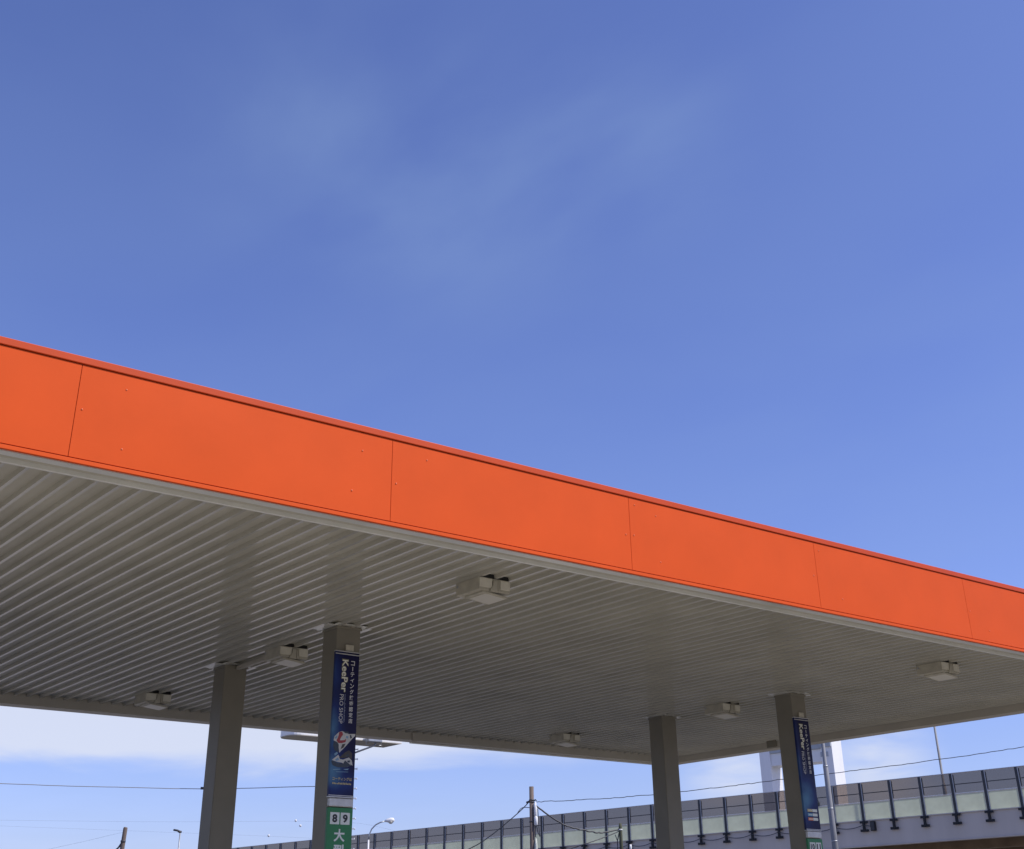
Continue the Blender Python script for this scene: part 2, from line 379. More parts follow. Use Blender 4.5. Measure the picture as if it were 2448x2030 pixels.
def far_beam_box(bm):
    box(bm, XL, XE, YB-0.30, YB, ZB, ZT-0.02)
bm = nb(); far_beam_box(bm); obj('rear_edge_beam', bm, m_beam, canopy)
bm = nb(); box(bm, XE-0.30, XE, YA+0.366, YB-0.30, ZB+0.001, ZT-0.02); obj('end_edge_beam', bm, m_beam, canopy)
bm = nb(); box(bm, XL, XL+0.30, YA+0.366, YB-0.30, ZB+0.001, ZT-0.02); obj('end_edge_beam', bm, m_beam, canopy)
for (ax, bx_, ay, by_) in ((XE+0.001, XE+0.02, YA+0.03, YB+0.02), (XL-0.02, XL-0.001, YA+0.03, YB+0.02), (XL, XE, YB+0.001, YB+0.02)):
    bm = nb(); box(bm, ax, bx_, ay, by_, ZB+0.02, ZT-0.07); obj('orange_edge_cladding', bm, m_orange_cap, canopy)
bm = nb(); box(bm, XL+0.30, XE-0.30, YA+0.30, YB-0.30, 5.62, 5.70); obj('roof_sheet', bm, m_roof, canopy)
# lower light lip at the far corner
bm = nb(); box(bm, 15.2, XE-0.02, YB-0.10, YB-0.004, ZB-0.022, ZB-0.001, bev=0.004); obj('rain_gutter', bm, m_trim, canopy)
bm = nb(); box(bm, XE-0.33, XE-0.301, 19.35, 19.62, ZB+0.02, ZB+0.16, bev=0.01); obj('junction_box', bm, m_column, canopy)
bm = nb(); box(bm, 15.06, 15.20, YB-0.33, YB-0.301, ZB-0.015, ZB+0.15, bev=0.01); obj('junction_box', bm, m_beam, canopy)

bm = nb(); box(bm, 8.92, 8.985, 16.97, 18.20, ZD-0.055, ZD-0.002, bev=0.005); obj('cable_duct', bm, m_beam, canopy)
CS = 0.365
COLS = [(8.745, 18.22), (8.742, 14.95), (17.79, 18.17), (17.905, 15.087)]
def column_bm():
    bm = nb(); box(bm, 0, CS, 0, CS, 0.0, ZD+0.06, bev=0.012); return bm
PLATES = [('closure_plate', (-0.16, -0.002, -0.02, CS+0.02, ZD+0.004, ZD+0.010)), ('closure_plate', (CS+0.002, CS+0.16, -0.02, CS+0.02, ZD+0.004, ZD+0.010)),
          ('closure_plate', (-0.05, CS+0.05, -0.10, -0.003, ZD+0.012, ZD+0.018)), ('closure_plate', (-0.05, CS+0.05, CS+0.003, CS+0.10, ZD+0.012, ZD+0.018)),
          ('collar_strip', (-0.014, CS+0.014, -0.014, -0.001, ZD-0.03, ZD)), ('collar_strip', (-0.014, -0.001, -0.0005, CS+0.001, ZD-0.03, ZD))]
c0 = obj('column', column_bm(), m_column, canopy, (*COLS[0], 0))
for nm_, q_ in PLATES:
    bm = nb(); box(bm, *q_); obj(nm_, bm, m_trim if nm_ == 'closure_plate' else m_column, c0)
bm = nb(); box(bm, -0.10, CS+0.10, -0.10, CS+0.10, 0.012, 0.14, bev=0.03); b0 = obj('base_kerb', bm, m_concrete, c0)
for xy in COLS[1:]:
    c = copy_tree(c0, canopy); c.location = (*xy, 0)

# ------------------------------------------------------------------ lights under the soffit
def light_proto():
    root = thing('canopy_light', 'x', 'light fitting')
    # local origin: centre of the fitting on the deck's lower flanges
    bm = nb(); W, D_, Hh = 0.225, 0.23, 0.15
    box(bm, -W, W, -D_, D_, -Hh, -0.002, bev=0.008)
    obj('housing', bm, m_housing, root)
    for xa, xb in ((-W+0.004, -0.040), (0.078, W-0.004)):
        bm = nb(); box(bm, xa, xb, -D_-0.012, -D_-0.001, -Hh+0.03, -0.012, bev=0.004); obj('end_plate', bm, m_plate_pale, root)
    bm = nb(); prism_y(bm, [(-0.030, -0.03), (0.030, -0.03), (0.030, -Hh-0.012), (-0.075, -Hh-0.012), (-0.060, -Hh+0.03), (-0.034, -Hh+0.06)], -D_-0.022, -D_-0.002)
    obj('hinge_arm', bm, m_housing, root)
    bm = nb(); box(bm, 0.040, 0.060, -D_-0.018, -D_-0.002, -Hh, -0.03); obj('hinge_rib', bm, m_housing, root)
    for xa, xb in ((-0.168, -0.001), (0.044, 0.211)):  # black blocks stand in for the shade in the rib recesses above the housing
        bm = nb(); box(bm, xa, xb, -D_+0.004, D_-0.002, -0.001, 0.0425); obj('recess_shade_block', bm, m_dark, root)
    bm = nb(); box(bm, -0.052, -0.037, -D_-0.008, -D_-0.001, -0.075, -0.035); obj('latch_slot', bm, m_dark, root)
    # glass frame hanging under the housing, tilted towards the pumps
    bm = nb()
    box(bm, -0.15, 0.205, -0.205, 0.16, -0.014, 0.012, bev=0.008)
    mt = Matrix.Translation((0.0, 0.0, -Hh-0.022)) @ Matrix.Rotation(R(6), 4, 'Y')
    bmesh.ops.transform(bm, matrix=mt, verts=bm.verts[:])
    fr = obj('lens_frame', bm, m_housing, root)
    bm = nb(); box(bm, -0.10, 0.185, -0.19, 0.12, -0.019, -0.015)
    bmesh.ops.transform(bm, matrix=mt, verts=bm.verts[:])
    obj('lens', bm, m_lens, fr)
    bm = nb(); box(bm, -W-0.004, W+0.004, D_-0.05, D_-0.02, -0.06, -0.03); obj('mounting_strap', bm, m_steel, root)
    bm = nb(); tube(bm, [(0.1, 0.0, -0.002), (0.1, 0.0, 0.12)], 0.02, 8); obj('conduit', bm, m_steel, root)
    return root
LIGHTS = [((8.955, 12.00), 'beige canopy light nearest the fascia, right of the nearer banner column'),
          ((8.955, 16.72), 'beige canopy light just left of the banner column numbered 8 9'),
          ((8.955, 21.30), 'small beige canopy light left of the leftmost plain column'),
          ((17.867, 21.14), 'small beige canopy light by the rear beam, midway between the two column pairs'),
          ((17.867, 16.68), 'beige canopy light between the plain column and the banner column numbered 10 11'),
          ((17.867, 12.06), 'beige canopy light at the far right, close under the orange fascia')]
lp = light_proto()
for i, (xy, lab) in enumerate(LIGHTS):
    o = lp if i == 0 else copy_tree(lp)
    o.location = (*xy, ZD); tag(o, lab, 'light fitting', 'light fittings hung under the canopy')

# ------------------------------------------------------------------ banners and pump number signs
def banner(x0, yf, zlo, zhi, label, mprint, photo):
    w_ = CS; cx = x0+w_/2
    root = thing('advertising_banner', label, 'sign', (cx, yf, 0), group='banners hung on the canopy columns')
    hw = w_/2
    zlo -= 0; 
    bm = nb(); box(bm, -hw, hw, -0.045, -0.004, zlo, zhi, bev=0.004); obj('panel', bm, mprint, root)
    for q_ in ((-hw-0.002, hw+0.002, -0.049, -0.002, zhi-0.003, zhi+0.010), (-hw-0.002, hw+0.002, -0.049, -0.002, zlo-0.008, zlo+0.004), (-hw, hw, -0.0475, -0.044, zhi-0.036, zhi-0.024), (-hw, hw, -0.0475, -0.044, zlo+0.012, zlo+0.02)):
        bm = nb(); box(bm, *q_); obj('edge_strip', bm, m_silver, root)
    bm = nb(); box(bm, -hw+0.01, hw-0.002, -0.05, -0.004, zlo-0.115, zlo-0.012, bev=0.012); obj('bottom_box', bm, m_silver, root)
    bm = nb(); box(bm, -0.02, 0.10, -0.03, -0.004, zhi+0.02, zhi+0.10, bev=0.004); obj('hanger_tab', bm, m_housing, root)
    y = -0.0465
    # headline, upright characters one under another
    bm = nb(); head = '\u30b3|\u30c6\u30a3\u30f3\u30b0\u6280\u8853\u8a8d\u5b9a\u5e97'
    ht, hb = zhi-0.100, zhi-0.895
    step = (ht-hb)/len(head)
    for i, ch in enumerate(head):
        zc_ = ht-step*(i+0.5); cxx = 0.086
        if ch == '|': poly_y(bm, [(cxx-0.006, zc_-0.026), (cxx+0.006, zc_-0.026), (cxx+0.006, zc_+0.026), (cxx-0.006, zc_+0.026)], y)
        else: text_bm(bm, ch, cxx, zc_, y, 1, bold=0.018, fit=(0.058, 0.058 if ch != '\u30a3' else 0.045))
    obj('headline_lettering', bm, m_letter, root)
    # brand word and PRO SHOP, turned to read downwards
    bm = nb(); text_bm(bm, 'KeePer', -0.030, zhi-0.305, y, 1, rot=-math.pi/2, bold=0.05, fit=(0.43, 0.106)); o1 = obj('word_glow', bm, m_olive, root)
    bm = nb(); text_bm(bm, 'KeePer', -0.030, zhi-0.305, y-0.001, 1, rot=-math.pi/2, bold=0.016, fit=(0.405, 0.088)); obj('brand_lettering', bm, m_cream, root)
    bm = nb(); text_bm(bm, 'PRO SHOP', -0.061, zhi-0.720, y, 1, rot=-math.pi/2, bold=-0.004, fit=(0.36, 0.056)); 
    obj('shop_lettering', bm, m_letter, root)
    bm = nb(); rng = random.Random(3)
    for i in range(22):
        zc_ = zhi-0.545-i*0.0162; a = rng.uniform(.4, 1)
        poly_y(bm, [(-0.018, zc_), (-0.018+0.020*a, zc_), (-0.018+0.020*a, zc_+0.008), (-0.018, zc_+0.008)], y)
    obj('small_print', bm, m_faint, root)
    if photo:
        dz = 0.0
        art = [
         ([(-0.079,3.992),(-0.03,4.008),(0.072,3.98),(0.173,3.988),(0.167,3.964),(0.112,3.913),(0.024,3.82),(-0.057,3.745),(-0.072,3.819),(-0.093,3.87),(-0.15,3.889),(-0.139,3.936)], 0, 0),
         ([(-0.143,3.883),(-0.093,3.87),(-0.07,3.842),(-0.071,3.75),(-0.129,3.769),(-0.154,3.825)], 1, 1),
         ([(-0.072,3.993),(-0.029,4.002),(-0.013,3.968),(-0.046,3.925),(-0.059,3.895),(0.005,3.9),(0.036,3.919),(0.028,3.878),(-0.028,3.862),(-0.078,3.859),(-0.108,3.892),(-0.089,3.922),(-0.077,3.963)], 2, 1),
         ([(-0.008,4.004),(0.063,4.009),(0.072,3.986),(0.014,3.985)], 1, 1),
         ([(-0.16,3.653),(-0.07,3.721),(-0.054,3.699),(-0.045,3.671),(0.062,3.661),(0.129,3.608),(0.066,3.581),(-0.007,3.628),(-0.078,3.635)], 0, 0),
         ([(-0.06,3.682),(0.028,3.756),(0.083,3.783),(0.135,3.752),(0.132,3.677),(0.088,3.703),(0.003,3.686)], 3, 1),
         ([(0.004,3.669),(0.088,3.697),(0.133,3.665),(0.147,3.603),(0.092,3.634)], 0, 2),
         ([(-0.170,3.64),(-0.15,3.648),(-0.078,3.624),(0.007,3.617),(0.033,3.659),(0.129,3.602),(0.038,3.574),(-0.075,3.572),(-0.146,3.591)], 1, 3),
         ([(0.011,3.555),(0.095,3.565),(0.082,3.548),(0.04,3.545)], 4, 0),
         ([(0.085,3.975),(0.11,3.965),(0.12,3.935),(0.095,3.925)], 1, 2), ([(-0.02,3.85),(0.03,3.86),(0.0,3.81),(-0.04,3.79)], 3, 2),
         ([(0.03,3.955),(0.065,3.95),(0.06,3.925),(0.035,3.93)], 4, 3), ([(-0.135,3.925),(-0.10,3.955),(-0.095,3.93),(-0.12,3.905)], 4, 2),
         ([(-0.13,3.73),(-0.09,3.755),(-0.075,3.735),(-0.12,3.705)], 4, 0), ([(0.03,3.715),(0.08,3.74),(0.10,3.715),(0.05,3.705)], 1, 2),
         ([(-0.12,3.655),(-0.07,3.69),(-0.055,3.66),(-0.09,3.645)], 4, 2), ([(0.06,3.655),(0.10,3.665),(0.11,3.64),(0.08,3.635)], 1, 3),
         ([(-0.14,3.545),(-0.04,3.555),(-0.03,3.548),(-0.13,3.536)], 4, 0), ([(-0.10,3.52),(0.09,3.527),(0.08,3.521),(-0.08,3.514)], 4, 0)]
        bm = nb()
        for pts, mi, lay in art: poly_y(bm, pts, y-0.0006*lay, mi)
        obj('printed_photo', bm, [m_pgrey, m_pdark, m_red, m_pbrown, m_pblue], root)
        bm = nb(); text_bm(bm, '\u30b3\u30fc\u30c6\u30a3\u30f3\u30b0\u306f', 0.004, 3.437, y, 1, bold=0.02, fit=(0.285, 0.040)); obj('tag_line', bm, m_gold, root)
        bm = nb()
        for i in range(13):
            a = -0.135+i*0.0215; tt = rng.uniform(.012, .024)
            poly_y(bm, [(a, 3.372), (a+0.014, 3.372), (a+0.014, 3.372+tt), (a, 3.372+tt)], y)
        obj('small_print', bm, m_gold, root)
    else:
        for i, mm in enumerate((m_gold, m_cyan, m_porange)):
            zc_ = 3.46-i*0.066
            bm = nb(); poly_y(bm, [(-0.105, zc_-0.022), (0.015, zc_-0.022), (0.015, zc_+0.022), (-0.105, zc_+0.022)], y); bd = obj('badge', bm, mm, root)
            bm = nb(); poly_y(bm, [(0.017, zc_-0.022), (0.138, zc_-0.022), (0.138, zc_+0.022), (0.017, zc_+0.022)], y); obj('badge_field', bm, m_plate, bd)
            bm = nb()
            for q in range(3): poly_y(bm, [(-0.08+q*0.03, zc_-0.010), (-0.062+q*0.03, zc_-0.010), (-0.062+q*0.03, zc_+0.010), (-0.08+q*0.03, zc_+0.010)], y-0.0006)
            obj('badge_print', bm, m_cream, bd)
    return root
banner(COLS[1][0]-0.030, COLS[1][1], 3.226, 5.00, 'narrow navy banner with KeePer lettering and a printed photo, on the nearer banner column', m_banner_a, True)
banner(COLS[3][0]-0.028, COLS[3][1], 3.155, 4.925, 'narrow navy banner with KeePer lettering and three small coloured badges, on the far banner column', m_banner_b, False)

def number_sign(x0, yf, ztop, digits, label, kanji):
    w_ = CS; hw = w_/2; cx = x0+hw
    root = thing('pump_number_sign', label, 'sign', (cx, yf, 0), group='green pump number signs on the columns')
    bm = nb(); box(bm, -hw, hw, -0.045, -0.004, ztop-1.35, ztop, bev=0.004); obj('board', bm, m_green, root)
    y = -0.0465
    for k, d in enumerate(digits):
        x = -0.077 + 0.150*k
        bm = nb(); box(bm, x-0.0665, x+0.0665, -0.049, -0.0455, ztop-0.193, ztop-0.056); pl = obj('number_plate', bm, m_plate, root)
        bm = nb(); text_bm(bm, d, x, ztop-0.1245, -0.0505, 1, bold=0.045, fit=(0.072 if len(d) == 1 else 0.095, 0.096)); obj('numeral', bm, m_black, pl)
    if kanji:
        bm = nb()
        for i, ch in enumerate(kanji): text_bm(bm, ch, 0.0, ztop-0.317-i*0.175, y, 1, bold=0.03, fit=(0.158, 0.145))
        obj('lettering', bm, m_plate, root)
    return root
number_sign(COLS[1][0]-0.030, COLS[1][1], 3.102, ('8', '9'), 'green pump sign with white number plates 8 and 9, under the banner with the photo', '\u5927\u578b')
number_sign(COLS[3][0]-0.028, COLS[3][1], 3.030, ('10', '11'), 'green pump sign with white number plates 10 and 11, under the banner with badges', '')

# ------------------------------------------------------------------ station pole sign behind the canopy
ST = pol(31.12, 0, 55.5); ST.z = 0
st = thing('pole_sign', 'tall pole sign behind the canopy, only its rounded beige underside and step bolts in view', 'sign', ST)
bm = nb(); tube(bm, [(0, 0, 0), (0, 0, 9.0)], [0.15, 0.125], 16); obj('pole', bm, m_white, st)
bm = nb(); box(bm, -0.4, 0.4, -0.4, 0.4, 0, 0.25, bev=0.03); obj('base', bm, m_concrete, st)
dirr = Vector((math.sin(R(121)), math.cos(R(121)), 0))
bm = nb(); tube(bm, [dirr*0.12, dirr*0.30, dirr*0.302, dirr*0.33], [0.022, 0.022, 0.042, 0.042], 8); bolt = obj('step_bolt', bm, m_white, st, (0, 0, 1.16))
for i in range(1, 21):
    b2 = bolt.copy(); col.objects.link(b2); b2.parent = st; b2.location = (0, 0, 1.16+0.372*i)
bx0, bx1, by0, by1, bz = 25.70-ST.x, 30.85-ST.x, 47.0-ST.y, 48.35-ST.y, 8.93
bm = nb()
pts = []
for k in range(7):
    a = math.pi + k*math.pi/2/6; pts.append((bx0+0.5+0.5*math.cos(a), by0+0.5+0.5*math.sin(a)))
pts += [(bx1, by0), (bx1-0.03, by0+0.12), (bx1-0.02, by1)]
for k in range(7):
    a = math.pi/2 + k*math.pi/2/6; pts.append((bx0+0.5+0.5*math.cos(a), by1-0.5+0.5*math.sin(a)))
lo = [bm.verts.new((x, y, bz)) for x, y in pts]; hi = [bm.verts.new((x, y, bz+3.4)) for x, y in pts]
bm.faces.new(lo[::-1]); bm.faces.new(hi)
for i in range(len(pts)): bm.faces.new((lo[i], lo[(i+1) % len(pts)], hi[(i+1) % len(pts)], hi[i]))
obj('sign_box', bm, m_white, st)
bm = nb(); lo = [bm.verts.new((x*0.995, y, bz-0.03)) for x, y in pts]; hi = [bm.verts.new((x*0.995, y, bz-0.002)) for x, y in pts]; bm.faces.new(lo[::-1]); bm.faces.new(hi)
for i in range(len(pts)): bm.faces.new((lo[i], lo[(i+1) % len(pts)], hi[(i+1) % len(pts)], hi[i]))
obj('underside_panel', bm, m_beige, st)
fl = thing('floodlight', 'small grey floodlight on an arm beneath the front edge of the pole sign', 'lamp', (29.35, 46.95, 9.0))
bm = nb(); box(bm, -0.33, 0.33, -0.30, -0.01, -0.16, 0.10, bev=0.03); obj('lamp_body', bm, m_steel, fl)
bm = nb(); tube(bm, [(ST.x-29.35+0.13, ST.y-46.95, -0.55), (0.05, -0.12, -0.28), (0.12, -0.14, -0.16)], 0.035, 8); obj('arm', bm, m_steel, fl)
bm = nb(); tube(bm, [(-0.36, -0.15, 0.05), (-0.36, -0.15, -0.26), (0.36, -0.15, -0.26), (0.36, -0.15, 0.05)], 0.015, 6); obj('yoke', bm, m_steel, fl)

# ------------------------------------------------------------------ utility poles
UC = pol(38.76, 0, 60); UC.z = 0
up_ = thing('utility_pole', 'brown utility pole with white cover and pale post on its right side', 'utility pole', UC)
bm = nb(); tube(bm, [(0, 0, 0), (0, 0, 7.58)], [0.125, 0.098], 16); obj('shaft', bm, m_wood, up_)
q = Vector((math.sin(R(128.76)), math.cos(R(128.76)), 0)); back = Vector((math.sin(R(38.76)), math.cos(R(38.76)), 0))
for z in (7.03, 6.95, 6.16):
    bm = nb(); tube(bm, [(0, 0, z-0.025), (0, 0, z+0.025)], 0.122, 16); obj('clamp_band', bm, m_band, up_)
bm = nb()
tube(bm, [(-q*0.10) + Vector((0, 0, 6.98)), (-q*0.24) + Vector((0, 0, 6.93))], 0.04, 8); obj('wire_clamp', bm, m_band, up_)
bm = nb(); tube(bm, [(q*0.10) + Vector((0, 0, 7.0)), (q*0.17) + Vector((0, 0, 7.05)), (q*0.21) + Vector((0, 0, 6.98))], 0.028, 8)
obj('wire_hook', bm, m_band, up_)
bm = nb(); tube(bm, [q*0.16 - back*0.10 + Vector((0, 0, z)) for z in (6.35, 6.42, 6.72, 6.78, 6.95)], [0.045, 0.075, 0.075, 0.045, 0.030], 10); obj('white_cover', bm, m_white, up_)
bm = nb(); tube(bm, [q*0.17 - back*0.11 + Vector((0, 0, z)) for z in (6.00, 6.03, 6.34, 6.37)], [0.05, 0.085, 0.085, 0.05], 10); obj('white_cover', bm, m_white, up_)
bm = nb()
tube(bm, [q*0.15-back*0.1+Vector((0, 0, 6.0)), q*0.13-back*0.1+Vector((0, 0, 5.75)), q*0.14-back*0.1+Vector((0, 0, 5.55))], 0.025, 6)
tube(bm, [q*0.20-back*0.1+Vector((0, 0, 6.0)), q*0.25-back*0.1+Vector((0, 0, 5.72)), q*0.34-back*0.1+Vector((0, 0, 5.56))], 0.024, 6)
tube(bm, [q*0.14-back*0.1+Vector((0, 0, 6.86)), q*0.26-back*0.1+Vector((0, 0, 6.62)), q*0.29-back*0.1+Vector((0, 0, 6.0)), q*0.34-back*0.1+Vector((0, 0, 5.56))], 0.022, 6)
obj('drop_cable', bm, m_wire, up_)
bm = nb(); tube(bm, [q*0.15-back*0.08+Vector((0, 0, 0)), q*0.15-back*0.08+Vector((0, 0, 5.25)), q*0.16-back*0.08+Vector((0, 0, 5.5))], [0.075, 0.07, 0.03], 10); obj('side_post', bm, m_palepost, up_)

US = pol(42.40, 0, 62); US.z = 0
us = thing('utility_pole', 'short dark mossy utility pole with a white ring near its top', 'utility pole', US)
bm = nb(); tube(bm, [(0.03, 0, 0), (0, 0, 6.0), (0, 0, 6.19)], [0.095, 0.078, 0.055], 12); obj('shaft', bm, m_moss, us)
bm = nb(); tube(bm, [(0, 0, 5.90), (0, 0, 5.95)], 0.092, 12); obj('white_ring', bm, m_white, us)
bm = nb(); q2 = Vector((math.sin(R(132.4)), math.cos(R(132.4)), 0))
tube(bm, [-q2*0.07+Vector((0, 0, 5.8)), -q2*0.16+Vector((0, 0, 5.45)), -q2*0.16+Vector((0, 0, 4.6))], 0.022, 6)
tube(bm, [-q2*0.24+Vector((0, 0, 5.72)), -q2*0.17+Vector((0, 0, 5.5))], 0.018, 6); obj('drop_cable', bm, m_wire, us)

UL = pol(22.30, 0, 60); UL.z = 0
ul = thing('utility_pole', 'weathered pole with a broken brown top, left of the leftmost plain column', 'utility pole', UL)
lean = Vector((math.sin(R(112.3)), math.cos(R(112.3)), 0))
bm = nb(); tube(bm, [-lean*0.2, Vector((0, 0, 5.3)), lean*0.03+Vector((0, 0, 5.96)), lean*0.035+Vector((0, 0, 6.0))], [0.10, 0.092, 0.088, 0.07], 12); obj('shaft', bm, m_wood, ul)
bm = nb(); tube(bm, [(0, 0, 5.42), (0, 0, 5.5)], 0.105, 12)
tube(bm, [Vector((0, 0, 5.46)), -lean*0.16+Vector((0, 0, 5.22)), -lean*0.45+Vector((0, 0, 4.95))], [0.05, 0.035, 0.03], 8); obj('clamp_band', bm, m_band, ul)

GP = pol(50.97, 0, 45); GP.z = 0
gp = thing('steel_pole', 'tall mottled grey tapered steel pole beside the far banner column', 'pole', GP)
bm = nb(); tube(bm, [(0.0, 0, 0), (0.0, 0, 3.9), (0, 0, 6.48), (0, 0, 6.52), (0, 0, 11)], [0.108, 0.098, 0.078, 0.060, 0.050], 18); obj('shaft', bm, m_pole_grey, gp)
for z, r_ in ((6.46, 0.084), (5.2, 0.094), (4.25, 0.100)):
    bm = nb(); tube(bm, [(0, 0, z-0.02), (0, 0, z+0.02)], r_, 18); obj('joint_band', bm, m_steel, gp)

# ------------------------------------------------------------------ street lamps
LC = pol(32.03, 0, 92); LC.z = 0
lc = thing('street_lamp', 'street lamp with a curved arm and bowl head in front of the elevated road', 'street lamp', LC)
e1 = Vector((math.sin(R(122)), math.cos(R(122)), 0))
def P_(s, z): return e1*s + Vector((0, 0, z))
bm = nb(); tube(bm, [P_(0, 0), P_(0, 7.6)], [0.075, 0.055], 10); obj('pole', bm, m_white, lc)
bm = nb(); tube(bm, [P_(0, 7.6), P_(0.03, 7.9), P_(0.18, 8.25), P_(0.42, 8.5), P_(0.72, 8.65), P_(1.05, 8.73)], 0.042, 8); obj('arm', bm, m_steel, lc)
bm = nb(); tube(bm, [P_(1.02, 8.72), P_(1.15, 8.76), P_(1.4, 8.78), P_(1.58, 8.78), P_(1.66, 8.74)], [0.05, 0.10, 0.17, 0.15, 0.05], 12); o = obj('lamp_head', bm, m_white, lc)
bm = nb(); bmesh.ops.create_uvsphere(bm, u_segments=12, v_segments=8, radius=0.17, matrix=Matrix.Translation(P_(1.42, 8.70)) @ Matrix.Diagonal((1, 1, 0.85, 1))); obj('glass_bowl', bm, m_lens, lc)

LF = pol(24.47, 0, 100); LF.z = 0
lf = thing('street_lamp', 'thin street lamp with a flat sideways head, far off left of the leftmost plain column', 'street lamp', LF)
e2 = Vector((-math.sin(R(114.5)), -math.cos(R(114.5)), 0))
def Q_(s, z): return e2*s + Vector((0, 0, z))
bm = nb(); tube(bm, [Q_(0, 0), Q_(0, 8.62)], [0.06, 0.045], 10); obj('pole', bm, m_steel, lf)
bm = nb(); tube(bm, [Q_(-0.10, 8.66), Q_(0.05, 8.66), Q_(0.2, 8.74), Q_(0.46, 8.78), Q_(0.5, 8.76)], [0.06, 0.085, 0.07, 0.065, 0.02], 10); obj('lamp_head', bm, m_band, lf)

# ------------------------------------------------------------------ elevated road with noise barrier
B0 = Vector((71.482, 44.149, 8.571+EYE)); ta = -0.189
T = Vector((math.sin(ta), math.cos(ta), 0)); SL = -0.011
th = math.atan2(T.y, T.x)
road = thing('elevated_road', 'elevated road on a grey girder lined with a post and panel noise barrier', 'elevated road', (B0.x, B0.y, 0), th)
# local frame: x runs away along the road, +y faces the filling station, z up
ZTOP = B0.z
HB, HM, HR = 2.16, 1.14, 0.62
NA, NB_ = -5, 44
def topz(s): return ZTOP + SL*s
def bar(bm, s0, s1, z0a, z0b, y0, y1, mi=0):
    """bar following the road's fall: z0a/z0b are heights below the barrier top"""
    v = []
    for s in (s0, s1):
        t0 = SL*s
        for (y, z) in ((y0, z0a), (y1, z0a), (y1, z0b), (y0, z0b)): v.append(bm.verts.new((s, y, t0+z)))
    for f in ((0, 1, 2, 3), (7, 6, 5, 4), (0, 4, 5, 1), (1, 5, 6, 2), (2, 6, 7, 3), (3, 7, 4, 0)):
        bm.faces.new([v[i] for i in f]).material_index = mi
s0, s1 = 2.0*NA, 2.0*NB_
bm = nb(); box_pts = None
bar(bm, s0, s1, -HB-1.40, -HB-0.03, -0.50, -0.10); bar(bm, s0, s1, -HB-1.46, -HB-1.41, -0.62, -0.02); bar(bm, s0, s1, -HB-0.03, -HB+0.0, -0.50, -0.02)
obj('girder', bm, m_girder, road, (0, 0, ZTOP))
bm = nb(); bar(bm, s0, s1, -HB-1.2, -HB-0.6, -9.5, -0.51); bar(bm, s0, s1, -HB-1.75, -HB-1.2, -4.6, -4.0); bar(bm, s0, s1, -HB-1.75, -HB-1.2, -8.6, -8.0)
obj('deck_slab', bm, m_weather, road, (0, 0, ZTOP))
bm = nb(); bar(bm, s0, s1, -0.012, 0.022, -0.14, 0.006); obj('top_rail', bm, m_alu, road, (0, 0, ZTOP))
bm = nb(); bar(bm, s0, s1, -1.75, -0.9, -9.5, -9.3); obj('far_parapet', bm, m_girder, road, (0, 0, ZTOP))
bm = nb()
for s in (-4, 26, 56, 84): 
    z0 = SL*s - HB-1.76
    box(bm, s-0.9, s+0.9, -6.5, -2.5, -ZTOP, z0-1.2, bev=0.15); box(bm, s-0.9, s+0.9, -9.3, -0.3, z0-1.2, z0-0.02)
obj('support_pier', bm, m_concrete, road, (0, 0, ZTOP))
def post_bm():
    bm = nb(); box(bm, -0.075, 0.075, 0.0, 0.014, -HB-0.05, -0.015); box(bm, -0.010, 0.010, -0.12, 0.0, -HB-0.05, -0.015); box(bm, -0.075, 0.075, -0.134, -0.12, -HB-0.05, -0.015); return bm
def bracket_bm():
    bm = nb()
    box(bm, -0.27, 0.25, 0.015, 0.09, -HB-0.16, -HB-0.03, bev=0.01)
    box(bm, -0.07, 0.07, 0.0, 0.13, -HB-0.62, -HB-0.051, bev=0.01)
    box(bm, -0.26, 0.26, 0.0, 0.10, -HB-0.64, -HB-0.50, bev=0.01)
    return bm
p_post = obj('barrier_post', post_bm(), m_post, road, (s0, 0, ZTOP+SL*s0))
p_br = obj('clamp', bracket_bm(), m_bracket, p_post)
g0, g1 = 0.075, 2.0-0.075
def slope_panel(z0, z1, y0, y1):
    bm = nb(); bar(bm, g0+0.02, g1-0.02, z0, z1, y0, y1); return bm
p_gl = obj('clear_panel', slope_panel(-HM+0.03, -0.02, -0.075, -0.067), m_glass, road, (s0, 0, ZTOP+SL*s0))
p_fr = obj('frosted_panel', slope_panel(-HB+0.03, -HM-0.03, -0.080, -0.066), [m_clear, m_frost], road, (s0, 0, ZTOP+SL*s0))
bm = nb()
bar(bm, g0, g1, -HM-0.025, -HM+0.020, -0.095, -0.045, 1); bar(bm, g0+0.05, g1-0.12, -HR-0.022, -HR+0.022, -0.095, -0.045, 0); bar(bm, g0, g1, -HB-0.005, -HB+0.03, -0.095, -0.045, 1)
bar(bm, g1-0.055, g1-0.0, -HB+0.03, -0.02, -0.060, -0.005, 2); bar(bm, g1-0.105, g1-0.056, -HM+0.1, -0.09, -0.058, -0.025, 0); bar(bm, g0, g0+0.03, -HB+0.03, -0.02, -0.060, -0.02, 1)
p_fm = obj('panel_frame', bm, [m_post, m_girder, m_alu], road, (s0, 0, ZTOP+SL*s0))
for n in range(NA+1, NB_+1):
    s = 2.0*n
    for src in ((p_post, p_gl, p_fr, p_fm) if n < NB_ else (p_post,)):
        c = src.copy(); col.objects.link(c); c.parent = road; c.location = (s, 0, ZTOP+SL*s)
        for ch in list(src.children):
            d = ch.copy(); col.objects.link(d); d.parent = c

for f in p_fr.data.polygons:
    if f.center.y > -0.068: f.material_index = 1
def road_pt(s, y, z): return B0 + T*s + Vector((-T.y, T.x, 0))*y + Vector((0, 0, z + SL*s))
